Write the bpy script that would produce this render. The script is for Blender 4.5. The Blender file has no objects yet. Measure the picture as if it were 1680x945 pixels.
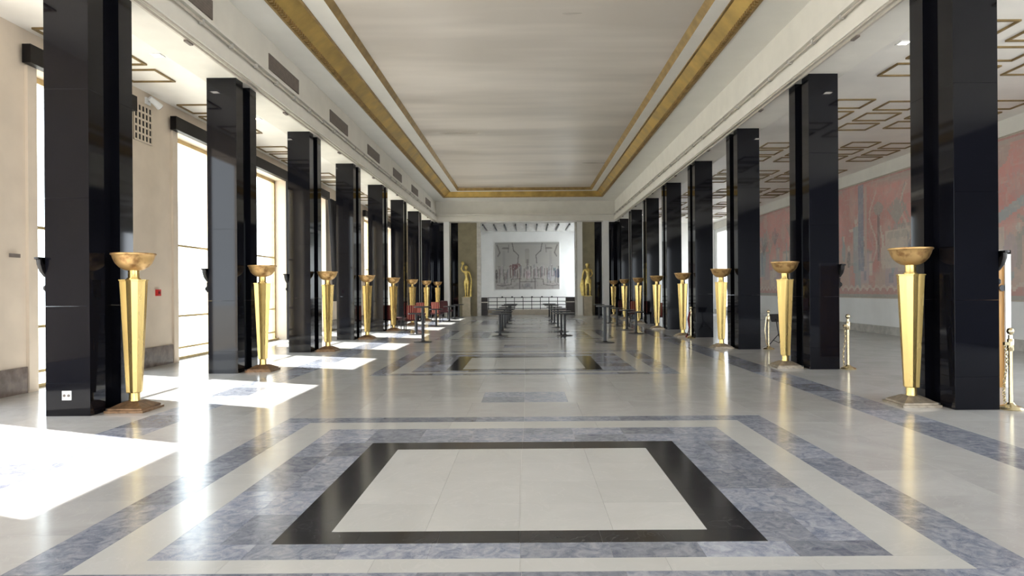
import bpy, bmesh, math, random
import numpy as np
from mathutils import Vector, Matrix
R = math.radians
random.seed(7)
rng = np.random.default_rng(11)
scene = bpy.context.scene
COL = scene.collection

# ------------------------------------------------------------------ camera, world, sun, exposure
H = 1.6
cam_data = bpy.data.cameras.new('camera')
cam_data.sensor_width = 36.0
cam_data.lens = 36.0 * 1080 / 1680
cam_data.shift_x = -24 / 1680
cam_data.shift_y = 3.5 / 1680
cam_data.clip_end = 400
cam = bpy.data.objects.new('camera', cam_data)
COL.objects.link(cam)
cam.matrix_world = Matrix.Translation((0, 0, H)) @ Matrix.Rotation(R(90), 4, 'X') @ Matrix.Rotation(R(-0.4), 4, 'Z')
scene.camera = cam

world = bpy.data.worlds.new('sky')
scene.world = world
world.use_nodes = True
bg = world.node_tree.nodes['Background']
bg.inputs[0].default_value = (0.86, 0.93, 1.0, 1)
bg.inputs[1].default_value = 4.0

sun_data = bpy.data.lights.new('sun', 'SUN')
sun_data.energy = 14.0
sun_data.angle = R(0.5)
sun_data.color = (1.0, 0.965, 0.92)
sun = bpy.data.objects.new('sun', sun_data)
COL.objects.link(sun)
_e = R(44.5)
_d = Vector((0.93 * math.cos(_e), -0.37 * math.cos(_e), -math.sin(_e)))
sun.rotation_euler = _d.to_track_quat('-Z', 'Y').to_euler()
sun.location = (-20, 20, 20)

vs = scene.view_settings
vs.view_transform = 'Standard'
vs.look = 'None'
vs.exposure = 0.7
vs.gamma = 1.0
vs.use_curve_mapping = False

# ------------------------------------------------------------------ helpers
class MB:
    """collects shapes into one mesh"""
    def __init__(self):
        self.v = []; self.f = []; self.m = []
    def face(self, pts, mi=0):
        n = len(self.v)
        self.v += [tuple(p) for p in pts]
        self.f.append(tuple(range(n, n + len(pts)))); self.m.append(mi)
    def box(self, x0, x1, y0, y1, z0, z1, mi=0):
        n = len(self.v)
        self.v += [(x, y, z) for z in (z0, z1) for y in (y0, y1) for x in (x0, x1)]
        for q in ((0, 2, 3, 1), (4, 5, 7, 6), (0, 1, 5, 4), (1, 3, 7, 5), (3, 2, 6, 7), (2, 0, 4, 6)):
            self.f.append(tuple(n + i for i in q)); self.m.append(mi)
        return self
    def rings(self, rings, cap0=True, cap1=True, mi=0):
        n = len(self.v); k = len(rings[0])
        for r in rings: self.v += [tuple(p) for p in r]
        for i in range(len(rings) - 1):
            for j in range(k):
                a = n + i * k + j; b = n + i * k + (j + 1) % k
                self.f.append((a, b, b + k, a + k)); self.m.append(mi)
        if cap0: self.f.append(tuple(n + j for j in reversed(range(k)))); self.m.append(mi)
        if cap1: self.f.append(tuple(n + (len(rings) - 1) * k + j for j in range(k))); self.m.append(mi)
        return self
    def lathe(self, prof, n=24, cx=0, cy=0, a0=0.0, mi=0, caps=True):
        rr = [[(cx + r * math.cos(a0 + 2 * math.pi * j / n), cy + r * math.sin(a0 + 2 * math.pi * j / n), z) for j in range(n)] for r, z in prof]
        return self.rings(rr, caps, caps, mi)
    def tube(self, pts, r, n=8, mi=0):
        pts = [Vector(p) for p in pts]; rr = []
        for i, p in enumerate(pts):
            t = (pts[min(i + 1, len(pts) - 1)] - pts[max(i - 1, 0)]).normalized()
            up = Vector((0, 0, 1)) if abs(t.z) < 0.95 else Vector((1, 0, 0))
            u = t.cross(up).normalized(); w = u.cross(t).normalized()
            rad = r[i] if isinstance(r, (list, tuple)) else r
            rr.append([p + (u * math.cos(2 * math.pi * j / n) + w * math.sin(2 * math.pi * j / n)) * rad for j in range(n)])
        return self.rings(rr, True, True, mi)
    def mesh(self, name, mats, smooth=False, angle=None):
        me = bpy.data.meshes.new(name)
        me.from_pydata(self.v, [], self.f)
        for m in (mats if isinstance(mats, (list, tuple)) else [mats]): me.materials.append(m)
        me.polygons.foreach_set('material_index', self.m)
        bm = bmesh.new(); bm.from_mesh(me)
        bmesh.ops.recalc_face_normals(bm, faces=bm.faces)
        bm.to_mesh(me); bm.free()
        if smooth:
            me.polygons.foreach_set('use_smooth', [True] * len(me.polygons))
            try: me.set_sharp_from_angle(angle=R(angle or 40))
            except Exception: pass
        me.update()
        return me
    def build(self, name, mats, parent=None, smooth=False, loc=(0, 0, 0), angle=None):
        return obj(name, self.mesh(name, mats, smooth, angle), parent, loc)

def obj(name, me, parent=None, loc=(0, 0, 0), rz=0.0):
    o = bpy.data.objects.new(name, me)
    COL.objects.link(o)
    o.location = loc; o.rotation_euler = (0, 0, rz)
    if parent: o.parent = parent
    return o
def tag(o, label, cat, group=None):
    o['label'] = label; o['category'] = cat
    if group: o['group'] = group
    return o
def thing(name, label, cat, loc=(0, 0, 0), rz=0.0, group=None):
    return tag(obj(name, None, None, loc, rz), label, cat, group)
def struct(o):
    o['kind'] = 'structure'; return o
def stuff(o):
    o['kind'] = 'stuff'; return o
def dup(root, loc, rz, label):
    r = root.copy(); COL.objects.link(r); r.location = loc; r.rotation_euler = (0, 0, rz); r['label'] = label
    for ch in list(root.children):
        c = ch.copy(); COL.objects.link(c); c.parent = r
        for g in ch.children:
            d = g.copy(); COL.objects.link(d); d.parent = c
    return r
ORD = ['nearest', 'second', 'third', 'fourth', 'fifth', 'sixth', 'seventh', 'eighth']
def nth(n): return 'nearest' if n == 0 else ORD[n] + ' nearest'

# ------------------------------------------------------------------ materials
def mat(name, col, rough=0.5, metal=0.0, var=0.0, scale=6.0, stretch=(1, 1, 1), col2=None, spec=0.5, coat=0.0, bump=0.0, detail=4.0, rvar=0.0, contrast=(0.35, 0.65)):
    m = bpy.data.materials.new(name); m.use_nodes = True
    nt = m.node_tree; b = nt.nodes['Principled BSDF']
    b.inputs['Roughness'].default_value = rough; b.inputs['Metallic'].default_value = metal
    b.inputs['Specular IOR Level'].default_value = spec
    b.inputs['Coat Weight'].default_value = coat; b.inputs['Coat Roughness'].default_value = 0.04
    b.inputs['Base Color'].default_value = (*col, 1)
    if var or col2 or bump or rvar:
        tc = nt.nodes.new('ShaderNodeTexCoord'); mp = nt.nodes.new('ShaderNodeMapping'); nz = nt.nodes.new('ShaderNodeTexNoise')
        mp.inputs['Scale'].default_value = stretch
        nz.inputs['Scale'].default_value = scale; nz.inputs['Detail'].default_value = detail
        nt.links.new(tc.outputs['Object'], mp.inputs[0]); nt.links.new(mp.outputs[0], nz.inputs['Vector'])
        if var or col2:
            cr = nt.nodes.new('ShaderNodeValToRGB')
            c2 = col2 or tuple(c * (1 - var) for c in col)
            c1 = col if col2 else tuple(min(1, c * (1 + var)) for c in col)
            cr.color_ramp.elements[0].color = (*c2, 1); cr.color_ramp.elements[1].color = (*c1, 1)
            cr.color_ramp.elements[0].position, cr.color_ramp.elements[1].position = contrast
            nt.links.new(nz.outputs[0], cr.inputs[0]); nt.links.new(cr.outputs[0], b.inputs['Base Color'])
        if rvar:
            mr = nt.nodes.new('ShaderNodeMapRange')
            mr.inputs[1].default_value = 0.3; mr.inputs[2].default_value = 0.7
            mr.inputs[3].default_value = max(0.0, rough - rvar); mr.inputs[4].default_value = rough + rvar
            nt.links.new(nz.outputs[0], mr.inputs[0]); nt.links.new(mr.outputs[0], b.inputs['Roughness'])
        if bump:
            bp = nt.nodes.new('ShaderNodeBump'); bp.inputs['Strength'].default_value = bump; bp.inputs['Distance'].default_value = 0.02
            nt.links.new(nz.outputs[0], bp.inputs['Height']); nt.links.new(bp.outputs[0], b.inputs['Normal'])
    return m

def tile_mat(name, ca, cb, vein, rough, scale, tvar):
    """polished marble; every tile shifted in tone by its own 'rnd' attribute"""
    m = bpy.data.materials.new(name); m.use_nodes = True
    nt = m.node_tree; b = nt.nodes['Principled BSDF']; L = nt.links.new
    b.inputs['Roughness'].default_value = rough
    b.inputs['Specular IOR Level'].default_value = 0.34
    tc = nt.nodes.new('ShaderNodeTexCoord')
    at = nt.nodes.new('ShaderNodeAttribute'); at.attribute_name = 'rnd'
    add = nt.nodes.new('ShaderNodeVectorMath'); add.operation = 'ADD'
    sc = nt.nodes.new('ShaderNodeVectorMath'); sc.operation = 'SCALE'; sc.inputs['Scale'].default_value = 37.0
    L(at.outputs['Vector'], sc.inputs[0]); L(tc.outputs['Object'], add.inputs[0]); L(sc.outputs[0], add.inputs[1])
    n1 = nt.nodes.new('ShaderNodeTexNoise'); n1.inputs['Scale'].default_value = scale; n1.inputs['Detail'].default_value = 8; n1.inputs['Distortion'].default_value = 1.2; n1.inputs['Roughness'].default_value = 0.62
    L(add.outputs[0], n1.inputs['Vector'])
    cr = nt.nodes.new('ShaderNodeValToRGB')
    cr.color_ramp.elements[0].position = 0.32; cr.color_ramp.elements[0].color = (*ca, 1)
    cr.color_ramp.elements[1].position = 0.66; cr.color_ramp.elements[1].color = (*cb, 1)
    L(n1.outputs[0], cr.inputs[0])
    n2 = nt.nodes.new('ShaderNodeTexNoise'); n2.inputs['Scale'].default_value = scale * 1.6; n2.inputs['Detail'].default_value = 6; n2.inputs['Distortion'].default_value = 2.5
    L(add.outputs[0], n2.inputs['Vector'])
    vr = nt.nodes.new('ShaderNodeValToRGB')
    e = vr.color_ramp.elements
    e[0].position = 0.485; e[0].color = (0, 0, 0, 1); e[1].position = 0.5; e[1].color = (1, 1, 1, 1)
    k = e.new(0.515); k.color = (0, 0, 0, 1)
    L(n2.outputs[0], vr.inputs[0])
    mv = nt.nodes.new('ShaderNodeMath'); mv.operation = 'MULTIPLY'; mv.inputs[1].default_value = 0.45
    L(vr.outputs[0], mv.inputs[0])
    mx = nt.nodes.new('ShaderNodeMix'); mx.data_type = 'RGBA'; mx.inputs[7].default_value = (*vein, 1)
    L(mv.outputs[0], mx.inputs[0]); L(cr.outputs[0], mx.inputs[6])
    hs = nt.nodes.new('ShaderNodeHueSaturation')
    mr = nt.nodes.new('ShaderNodeMapRange'); mr.inputs[3].default_value = 1 - tvar; mr.inputs[4].default_value = 1 + tvar
    L(at.outputs['Fac'], mr.inputs[0]); L(mr.outputs[0], hs.inputs['Value']); L(mx.outputs[2], hs.inputs['Color'])
    L(hs.outputs[0], b.inputs['Base Color'])
    return m

def vcol_mat(name, rough=0.7):
    m = bpy.data.materials.new(name); m.use_nodes = True
    nt = m.node_tree; b = nt.nodes['Principled BSDF']; b.inputs['Roughness'].default_value = rough
    at = nt.nodes.new('ShaderNodeAttribute'); at.attribute_name = 'paint'
    nt.links.new(at.outputs['Color'], b.inputs['Base Color'])
    return m

def emit(name, col, s):
    m = bpy.data.materials.new(name); m.use_nodes = True
    b = m.node_tree.nodes['Principled BSDF']
    b.inputs['Emission Color'].default_value = (*col, 1); b.inputs['Emission Strength'].default_value = s
    b.inputs['Base Color'].default_value = (*col, 1)
    return m

def stripe_mat(name, cols, width, rough=0.8):
    m = bpy.data.materials.new(name); m.use_nodes = True
    nt = m.node_tree; b = nt.nodes['Principled BSDF']; b.inputs['Roughness'].default_value = rough
    tc = nt.nodes.new('ShaderNodeTexCoord'); sp = nt.nodes.new('ShaderNodeSeparateXYZ')
    ml = nt.nodes.new('ShaderNodeMath'); ml.operation = 'DIVIDE'; ml.inputs[1].default_value = width
    fr = nt.nodes.new('ShaderNodeMath'); fr.operation = 'FRACT'
    cr = nt.nodes.new('ShaderNodeValToRGB'); cr.color_ramp.interpolation = 'CONSTANT'
    cr.color_ramp.elements[0].color = (*cols[0], 1); cr.color_ramp.elements[1].position = 0.5; cr.color_ramp.elements[1].color = (*cols[1], 1)
    e = cr.color_ramp.elements.new(0.8); e.color = (*cols[2], 1)
    nt.links.new(tc.outputs['Object'], sp.inputs[0]); nt.links.new(sp.outputs[0], ml.inputs[0]); nt.links.new(ml.outputs[0], fr.inputs[0])
    nt.links.new(fr.outputs[0], cr.inputs[0]); nt.links.new(cr.outputs[0], b.inputs['Base Color'])
    return m

def glass_mat(name):
    m = bpy.data.materials.new(name); m.use_nodes = True
    nt = m.node_tree; nt.nodes.remove(nt.nodes['Principled BSDF'])
    t = nt.nodes.new('ShaderNodeBsdfTransparent'); g = nt.nodes.new('ShaderNodeBsdfGlossy'); mx = nt.nodes.new('ShaderNodeMixShader')
    t.inputs[0].default_value = (0.97, 0.99, 0.98, 1); g.inputs['Roughness'].default_value = 0.02; mx.inputs[0].default_value = 0.05
    nt.links.new(t.outputs[0], mx.inputs[1]); nt.links.new(g.outputs[0], mx.inputs[2])
    nt.links.new(mx.outputs[0], nt.nodes['Material Output'].inputs[0])
    return m

M = {}
M['plaster'] = mat('cream_plaster', (0.76, 0.73, 0.66), 0.7, var=0.03, scale=2)
M['ceil_aisle'] = mat('aisle_ceiling_paint', (0.86, 0.83, 0.77), 0.45, var=0.03, scale=1.5)
M['ceil'] = mat('white_ceiling_paint', (0.80, 0.78, 0.72), 0.5, var=0.02, scale=1.5)
M['canvas'] = mat('silvered_ceiling', (0.86, 0.79, 0.71), 0.36, metal=0.1, scale=0.5, stretch=(0.22, 1.1, 1), col2=(0.66, 0.60, 0.53), detail=3, rvar=0.10, contrast=(0.40, 0.60))
M['wall'] = mat('warm_wall_paint', (0.68, 0.575, 0.46), 0.65, var=0.04, scale=2)
M['white'] = mat('white_wall_paint', (0.86, 0.86, 0.84), 0.6, var=0.02, scale=2)
M['olive'] = mat('olive_wall', (0.26, 0.225, 0.14), 0.55, var=0.12, scale=2.5)
M['base'] = mat('brown_base_marble', (0.17, 0.13, 0.11), 0.25, var=0.3, scale=7)
M['base_grey'] = mat('grey_base_marble', (0.52, 0.50, 0.46), 0.25, var=0.12, scale=5)
M['gold_cove'] = mat('gilded_cove', (0.56, 0.375, 0.11), 0.38, metal=0.55, var=0.22, scale=1.6, rvar=0.08)
M['gold_line'] = mat('gilded_line', (0.36, 0.24, 0.09), 0.4, metal=0.5, var=0.2, scale=4)
M['coffer'] = mat('dull_gilt_line', (0.22, 0.15, 0.06), 0.5, metal=0.3, var=0.2, scale=4)
M['gold'] = mat('gilded_metal', (0.80, 0.58, 0.22), 0.27, metal=0.9, scale=5, stretch=(1, 1, 0.15), col2=(0.74, 0.53, 0.195), rvar=0.03)
M['gold_bowl'] = mat('worn_gilded_bowl', (0.66, 0.42, 0.17), 0.42, metal=0.6, scale=9, col2=(0.36, 0.19, 0.07), rvar=0.1, contrast=(0.34, 0.5))
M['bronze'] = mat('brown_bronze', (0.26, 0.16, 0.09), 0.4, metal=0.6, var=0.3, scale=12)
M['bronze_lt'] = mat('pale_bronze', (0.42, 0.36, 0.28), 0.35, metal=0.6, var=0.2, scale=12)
M['brass'] = mat('polished_brass', (0.72, 0.62, 0.40), 0.2, metal=1.0, var=0.08, scale=20)
M['black'] = mat('black_marble', (0.0045, 0.0047, 0.0072), 0.05, scale=0.8, col2=(0.0055, 0.0058, 0.009), spec=0.3, detail=0.0)
M['dark_metal'] = mat('black_steel', (0.012, 0.012, 0.015), 0.4, metal=0.0, var=0.15, scale=20)
M['dark_wood'] = mat('dark_wood', (0.025, 0.015, 0.012), 0.4, var=0.3, scale=3, stretch=(1, 8, 8))
M['pelmet'] = mat('black_brown_pelmet', (0.006, 0.0045, 0.0045), 0.5, var=0.2, scale=4, spec=0.2)
M['curtain'] = mat('black_curtain', (0.012, 0.011, 0.013), 0.9, var=0.2, scale=10)
M['frame'] = mat('gilded_window_frame', (0.52, 0.40, 0.20), 0.35, metal=0.5, var=0.12, scale=6)
M['glass'] = glass_mat('window_glass')
M['grey'] = mat('grey_vent', (0.17, 0.14, 0.12), 0.6, var=0.1, scale=10)
M['rail'] = mat('pale_rail', (0.58, 0.53, 0.46), 0.4, metal=0.2, var=0.05, scale=10)
M['red'] = mat('red_plastic', (0.55, 0.02, 0.02), 0.35, var=0.06, scale=20)
M['rope'] = mat('dark_red_rope', (0.16, 0.012, 0.015), 0.8, var=0.2, scale=40)
M['plastic'] = mat('white_plastic', (0.80, 0.80, 0.80), 0.35, var=0.02, scale=20)
M['stone'] = mat('beige_stone', (0.50, 0.44, 0.36), 0.35, var=0.08, scale=3)
M['plinth'] = mat('olive_stone', (0.46, 0.40, 0.29), 0.45, var=0.1, scale=4)
M['oak'] = mat('orange_wood', (0.52, 0.26, 0.06), 0.4, var=0.2, scale=3, stretch=(6, 6, 0.6))
M['grout'] = mat('floor_joint', (0.50, 0.49, 0.47), 0.5, var=0.05, scale=20)
M['outside'] = mat('terrace_paving', (0.55, 0.52, 0.47), 0.8, var=0.06, scale=0.8)
M['roof'] = mat('roof_concrete', (0.4, 0.4, 0.4), 0.9, var=0.05, scale=1)
M['stripe'] = stripe_mat('red_striped_fabric', ((0.20, 0.012, 0.015), (0.48, 0.24, 0.14), (0.08, 0.006, 0.012)), 0.09)
M['wine'] = mat('wine_red_fabric', (0.055, 0.010, 0.012), 0.8, var=0.15, scale=25)
M['lamp'] = emit('lamp_glow', (1.0, 0.93, 0.82), 9.0)
M['paint'] = vcol_mat('painted_canvas', 0.75)
M['t_beige'] = tile_mat('pale_marble', (0.435, 0.43, 0.425), (0.51, 0.505, 0.50), (0.55, 0.545, 0.535), 0.16, 1.2, 0.05)
M['t_light'] = tile_mat('white_marble', (0.50, 0.50, 0.485), (0.55, 0.55, 0.535), (0.58, 0.575, 0.56), 0.17, 1.0, 0.03)
M['t_blue'] = tile_mat('blue_grey_marble', (0.145, 0.165, 0.23), (0.36, 0.375, 0.425), (0.52, 0.51, 0.50), 0.17, 9.0, 0.28)
M['t_black'] = tile_mat('black_marble_floor', (0.016, 0.016, 0.019), (0.030, 0.030, 0.034), (0.12, 0.12, 0.12), 0.13, 2.0, 0.15)

# ------------------------------------------------------------------ main measures
YC0, BAY = 9.05, 4.38
NCOL = 8
ZS = 5.82            # soffit of the beams
ZA = 5.88            # aisle ceilings
ZC = 7.03            # outer ceiling of the nave
XB = 5.5             # inner beam faces
XWL, XWR = -8.1, 12.3
YN, YF = -9.0, 41.0  # near and far ends
def YC(n): return YC0 + BAY * n

# ------------------------------------------------------------------ floor
slab = struct(MB().box(XWL - 0.4, XWR, YN, 43.0, -0.3, -0.004).build('floor', M['grout']))
TM = [M['t_beige'], M['t_light'], M['t_blue'], M['t_black']]
BEIGE, LIGHT, BLUE, BLACK = 0, 1, 2, 3
tiles = []
def fill(x0, x1, y0, y1, mi, tw, th, off=0.0):
    nx = max(1, round((x1 - x0) / tw)); ny = max(1, round((y1 - y0) / th))
    for j in range(ny):
        ya, yb = y0 + (y1 - y0) * j / ny, y0 + (y1 - y0) * (j + 1) / ny
        for i in range(nx):
            tiles.append((x0 + (x1 - x0) * i / nx, x0 + (x1 - x0) * (i + 1) / nx, ya, yb, mi))
def ring(o, i, mi, tw, th):
    ox0, ox1, oy0, oy1 = o; ix0, ix1, iy0, iy1 = i
    fill(ox0, ox1, oy0, iy0, mi, tw, th); fill(ox0, ox1, iy1, oy1, mi, tw, th)
    fill(ox0, ix0, iy0, iy1, mi, th, tw); fill(ix1, ox1, iy0, iy1, mi, th, tw)
PITCH = 9.0
X0o, X1o = -3.0, 2.92
for k in range(-1, 4):
    s = PITCH * k
    r0 = (X0o, X1o, 3.45 + s, 8.32 + s); r1 = (-2.65, 2.55, 3.74 + s, 8.02 + s); r2 = (-2.28, 2.18, 3.93 + s, 7.63 + s)
    r3 = (-1.63, 1.52, 4.17 + s, 6.94 + s); r4 = (-1.31, 1.19, 4.38 + s, 6.64 + s)
    ring(r0, r1, BLUE, 0.62, 0.34); ring(r1, r2, LIGHT, 0.9, 0.36); ring(r2, r3, BLUE, 0.56, 0.33); ring(r3, r4, BLACK, 0.5, 0.4)
    fill(*r4, LIGHT, 0.62, 0.57)
    ya, yb = 8.32 + s, 3.45 + PITCH + s
    if k == 3: yb = 43.0
    pa, pb = 9.4 + s, 10.35 + s
    fill(X0o, X1o, ya, pa, BEIGE, 0.74, 0.54); fill(X0o, -0.66, pa, pb, BEIGE, 0.78, 0.48); fill(0.58, X1o, pa, pb, BEIGE, 0.78, 0.48)
    fill(-0.66, 0.58, pa, pb, BLUE, 0.62, 0.475); fill(X0o, X1o, pb, yb, BEIGE, 0.74, 0.52)
fill(XWL - 0.4, -4.9, YN, 43.0, BEIGE, 0.72, 0.7); fill(-4.9, -4.32, YN, 43.0, BLUE, 0.58, 0.8); fill(-4.32, X0o, YN, 43.0, BEIGE, 0.66, 0.7)
fill(X1o, 4.32, YN, 43.0, BEIGE, 0.7, 0.7); fill(4.32, 4.9, YN, 43.0, BLUE, 0.58, 0.8); fill(4.9, XWR, YN, 43.0, BEIGE, 0.74, 0.7)
fill(X0o, X1o, YN, 3.45 - PITCH, BEIGE, 0.74, 0.7)
def tile_size(t):
    xm, ym = (t[0] + t[1]) / 2, (t[2] + t[3]) / 2
    if ym < 2.8: return 0
    px = 864 + 1080 * xm / ym; py = 476 + 1728 / ym
    if px < -30 or px > 1710 or py > 990: return 0
    return (t[1] - t[0]) * (t[3] - t[2]) / ym ** 3
tiles.sort(key=tile_size, reverse=True)
def tile_box(mb, t, g=0.0008):
    mb.box(t[0] + g, t[1] - g, t[2] + g, t[3] - g, -0.02, 0.0, t[4])
def set_rnd(me, vals):
    a = me.attributes.new('rnd', 'FLOAT', 'FACE'); a.data.foreach_set('value', vals)
def raw_mesh(mb, name, mats):
    me = bpy.data.meshes.new(name); me.from_pydata(mb.v, [], mb.f)
    for m in mats: me.materials.append(m)
    me.polygons.foreach_set('material_index', mb.m); me.update()
    return me
for t in tiles[:300]:
    mb = MB(); tile_box(mb, (*t[:4], 0))
    me = raw_mesh(mb, 'tile', [TM[t[4]]]); set_rnd(me, [random.random()] * 6)
    obj('tile', me, slab)
mb = MB(); vals = []
for t in tiles[300:]:
    tile_box(mb, t); vals += [random.random()] * 6
me = raw_mesh(mb, 'tile_field', TM); set_rnd(me, vals)
stuff(obj('tile_field', me, slab))

mb = MB()
for a in ((-60, XWL - 0.6, -60, 110), (XWR + 0.5, 70, -60, 110), (XWL - 0.6, XWR + 0.5, -60, YN - 0.4)): mb.box(*a, -0.35, -0.15)  # right stretch added to bounce sunlight into the aisle
struct(mb.build('ground_outside', M['outside']))

# ------------------------------------------------------------------ ceilings
struct(MB().box(XWL - 0.6, XWR + 0.4, YN - 0.4, 49.0, 7.85, 8.1).build('roof', M['roof']))
# nave ceiling: nested mitred frames (outer flat, gilded cove, white strip, gilded fillet, silvered field)
YE = 38.3
RO = (-5.5, 5.4, YN, 40.2)
R1 = (-4.80, 4.45, -4.0, YE); R2 = (-4.40, 4.12, -3.6, YE - 0.12)
R3 = (-3.95, 3.78, -3.2, YE - 0.5); R4 = (-3.86, 3.68, -3.1, YE - 0.56)
def mitre(mb, a, za, b, zb, mi=0):
    A = [(a[0], a[2], za), (a[1], a[2], za), (a[1], a[3], za), (a[0], a[3], za)]
    B = [(b[0], b[2], zb), (b[1], b[2], zb), (b[1], b[3], zb), (b[0], b[3], zb)]
    for i in range(4):
        j = (i + 1) % 4
        mb.face((A[i], A[j], B[j], B[i]), mi)
def frame_obj(name, a, za, b, zb, m, parent=None):
    mb = MB(); mitre(mb, a, za, b, zb)
    me = bpy.data.meshes.new(name); me.from_pydata(mb.v, [], mb.f); me.materials.append(m)
    o = obj(name, me, parent)
    sd = o.modifiers.new('thickness', 'SOLIDIFY'); sd.thickness = 0.04; sd.offset = 1.0
    return o
ceiling = struct(frame_obj('ceiling', RO, ZC, R1, ZC, M['ceil']))
frame_obj('white_strip', R2, 7.33, R3, 7.33, M['ceil'], ceiling)
MB().box(R4[0], R4[1], R4[2], R4[3], 7.49, 7.53).build('silvered_field', M['canvas'], ceiling)
cove = struct(frame_obj('trim_1', R1, ZC, R2, 7.33, M['gold_cove']))
struct(frame_obj('trim_2', R3, 7.33, R4, 7.49, M['gold_line']))
# dentils and edge fillets of the cove
mb = MB()
for sx, xe in ((-1, R1[0]), (1, R1[1])):
    y = 5.0
    while y < YE - 0.15:
        xa, xb_ = sorted((xe, xe - sx * 0.09))
        mb.box(xa, xb_, y, y + 0.055, ZC - 0.015, ZC + 0.065)
        y += 0.11
stuff(mb.build('dentil_row', M['gold_line'], cove))
for sx, r, z in ((-1, R1, ZC), (1, R1, ZC), (-1, R2, 7.33), (1, R2, 7.33)):
    x = r[0] if sx < 0 else r[1]
    MB().box(x - 0.025, x + 0.025, r[2], r[3] + 0.03, z - 0.03, z + 0.02).build('edge_fillet', M['gold_line'], cove)
MB().box(R1[0], R1[1], YE - 0.02, YE + 0.04, ZC - 0.03, ZC + 0.02).build('edge_fillet', M['gold_line'], cove)

# side beams with their mouldings, and the aisle ceilings
for side, sx, XB in (('left', -1, 5.5), ('right', 1, 5.4)):
    def bx(mb, xa, xb_, y0, y1, z0, z1):
        a, b_ = sorted((sx * xa, sx * xb_)); mb.box(a, b_, y0, y1, z0, z1); return mb
    bm_ = struct(bx(MB(), XB, XB + 0.9, YN, 40.2, ZS, 7.85).build('beam_' + side, M['plaster']))
    bx(MB(), XB - 0.05, XB, YN, 40.2, ZS, ZS + 0.25).build('lower_fascia', M['plaster'], bm_)
    bx(MB(), XB - 0.10, XB, YN, 40.2, ZS + 0.40, ZS + 0.46).build('moulding', M['plaster'], bm_)
    bx(MB(), XB - 0.03, XB, YN, 40.2, ZS + 0.46, ZS + 0.52).build('moulding', M['plaster'], bm_)
    bx(MB(), XB - 0.02, XB + 0.02, YN, 40.2, ZS - 0.03, ZS).build('edge_strip', M['rail'], bm_)
XB = 5.5
xa0 = XWL - 0.5
ceil_l = struct(MB().box(xa0, -XB - 0.9, YN, 43.0, ZA, ZA + 0.2).build('ceiling_left', M['ceil_aisle']))
ceil_r = struct(MB().box(XB + 0.8, XWR + 0.3, YN, 43.0, ZA, ZA + 0.2).build('ceiling_right', M['ceil_aisle']))
def coffer_mesh(w, d, t=0.038):
    mb = MB()
    for a in ((-w / 2, w / 2, -d / 2, -d / 2 + t), (-w / 2, w / 2, d / 2 - t, d / 2), (-w / 2, -w / 2 + t, -d / 2 + t, d / 2 - t), (w / 2 - t, w / 2, -d / 2 + t, d / 2 - t)):
        mb.box(a[0], a[1], a[2], a[3], -0.03, 0.0)
    return mb.mesh('ceiling_coffer', M['coffer'])
cm = coffer_mesh(0.86, 0.74)
for n in range(-1, NCOL - 1):
    for dy in (1.9, 2.9, 3.9):
        if YC(n) + dy < 7.5: continue
        obj('coffer_outline', cm, ceil_l, (-7.5, YC(n) + dy, ZA))
        for i, x in enumerate((7.52, 8.77, 10.0, 11.22)):
            obj('coffer_outline', cm, ceil_r, (x, YC(n) + dy + (0.12 if i % 2 else -0.05), ZA))

# ------------------------------------------------------------------ left window wall
WO0, WO1 = 10.85, 13.3          # first window opening along Y
GX = XWL - 0.36                 # glass plane
ZH = 5.32                       # window head
mb = MB()
WK = list(range(-4, 7))
ys = [YN]
for k in WK: ys += [WO0 + BAY * k, WO1 + BAY * k]
ys.append(43.0)
for i in range(0, len(ys), 2):
    if ys[i + 1] > ys[i]: mb.box(XWL - 0.5, XWL, ys[i], ys[i + 1], -0.02, ZA + 0.2)
for k in WK: mb.box(XWL - 0.5, XWL, WO0 + BAY * k, WO1 + BAY * k, ZH, ZA + 0.2)
wall_l = struct(mb.build('wall_left', M['wall']))
bb = MB()
for i in range(2, len(ys), 2):
    bb.box(XWL, XWL + 0.035, ys[i] + 0.22, ys[i + 1] - 0.22, 0, 0.42)
struct(bb.build('baseboard_left', M['base']))
win_n = 0
for k in range(0, 7):
    y0, y1 = WO0 + BAY * k, WO1 + BAY * k
    win_n += 1
    w = struct(obj('window_%d' % win_n, None, None, (GX, (y0 + y1) / 2, 0)))
    hw = (y1 - y0) / 2
    # frame members
    MB().box(-0.04, 0.05, -hw, -hw + 0.09, 0.0, ZH).build('jamb', M['frame'], w)
    MB().box(-0.04, 0.05, hw - 0.09, hw, 0.0, ZH).build('jamb', M['frame'], w)
    MB().box(-0.04, 0.05, -hw, hw, ZH - 0.10, ZH).build('head', M['frame'], w)
    MB().box(-0.05, 0.14, -hw, hw, 0.0, 0.06).build('sill', M['frame'], w)
    zs = [0.06, 0.26, 1.03, 2.74, ZH - 0.10]
    for z in zs[1:4]:
        MB().box(-0.03, 0.04, -hw + 0.09, hw - 0.09, z - 0.025, z + 0.025).build('transom', M['frame'], w)
    for a, b_ in zip(zs[:-1], zs[1:]):
        MB().box(-0.006, 0.006, -hw + 0.08, hw - 0.08, a + 0.01, b_ - 0.01).build('pane', M['glass'], w)
    # pelmet across the head
    p = MB().box(XWL + 0.053, XWL + 0.19, y0 - 0.32, y1 + 0.12, 5.30, 5.60)
    o = p.build('pelmet', M['pelmet'])
    tag(o, 'black wooden blind box above the %s window' % nth(k), 'pelmet', 'pelmets over the windows')
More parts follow.
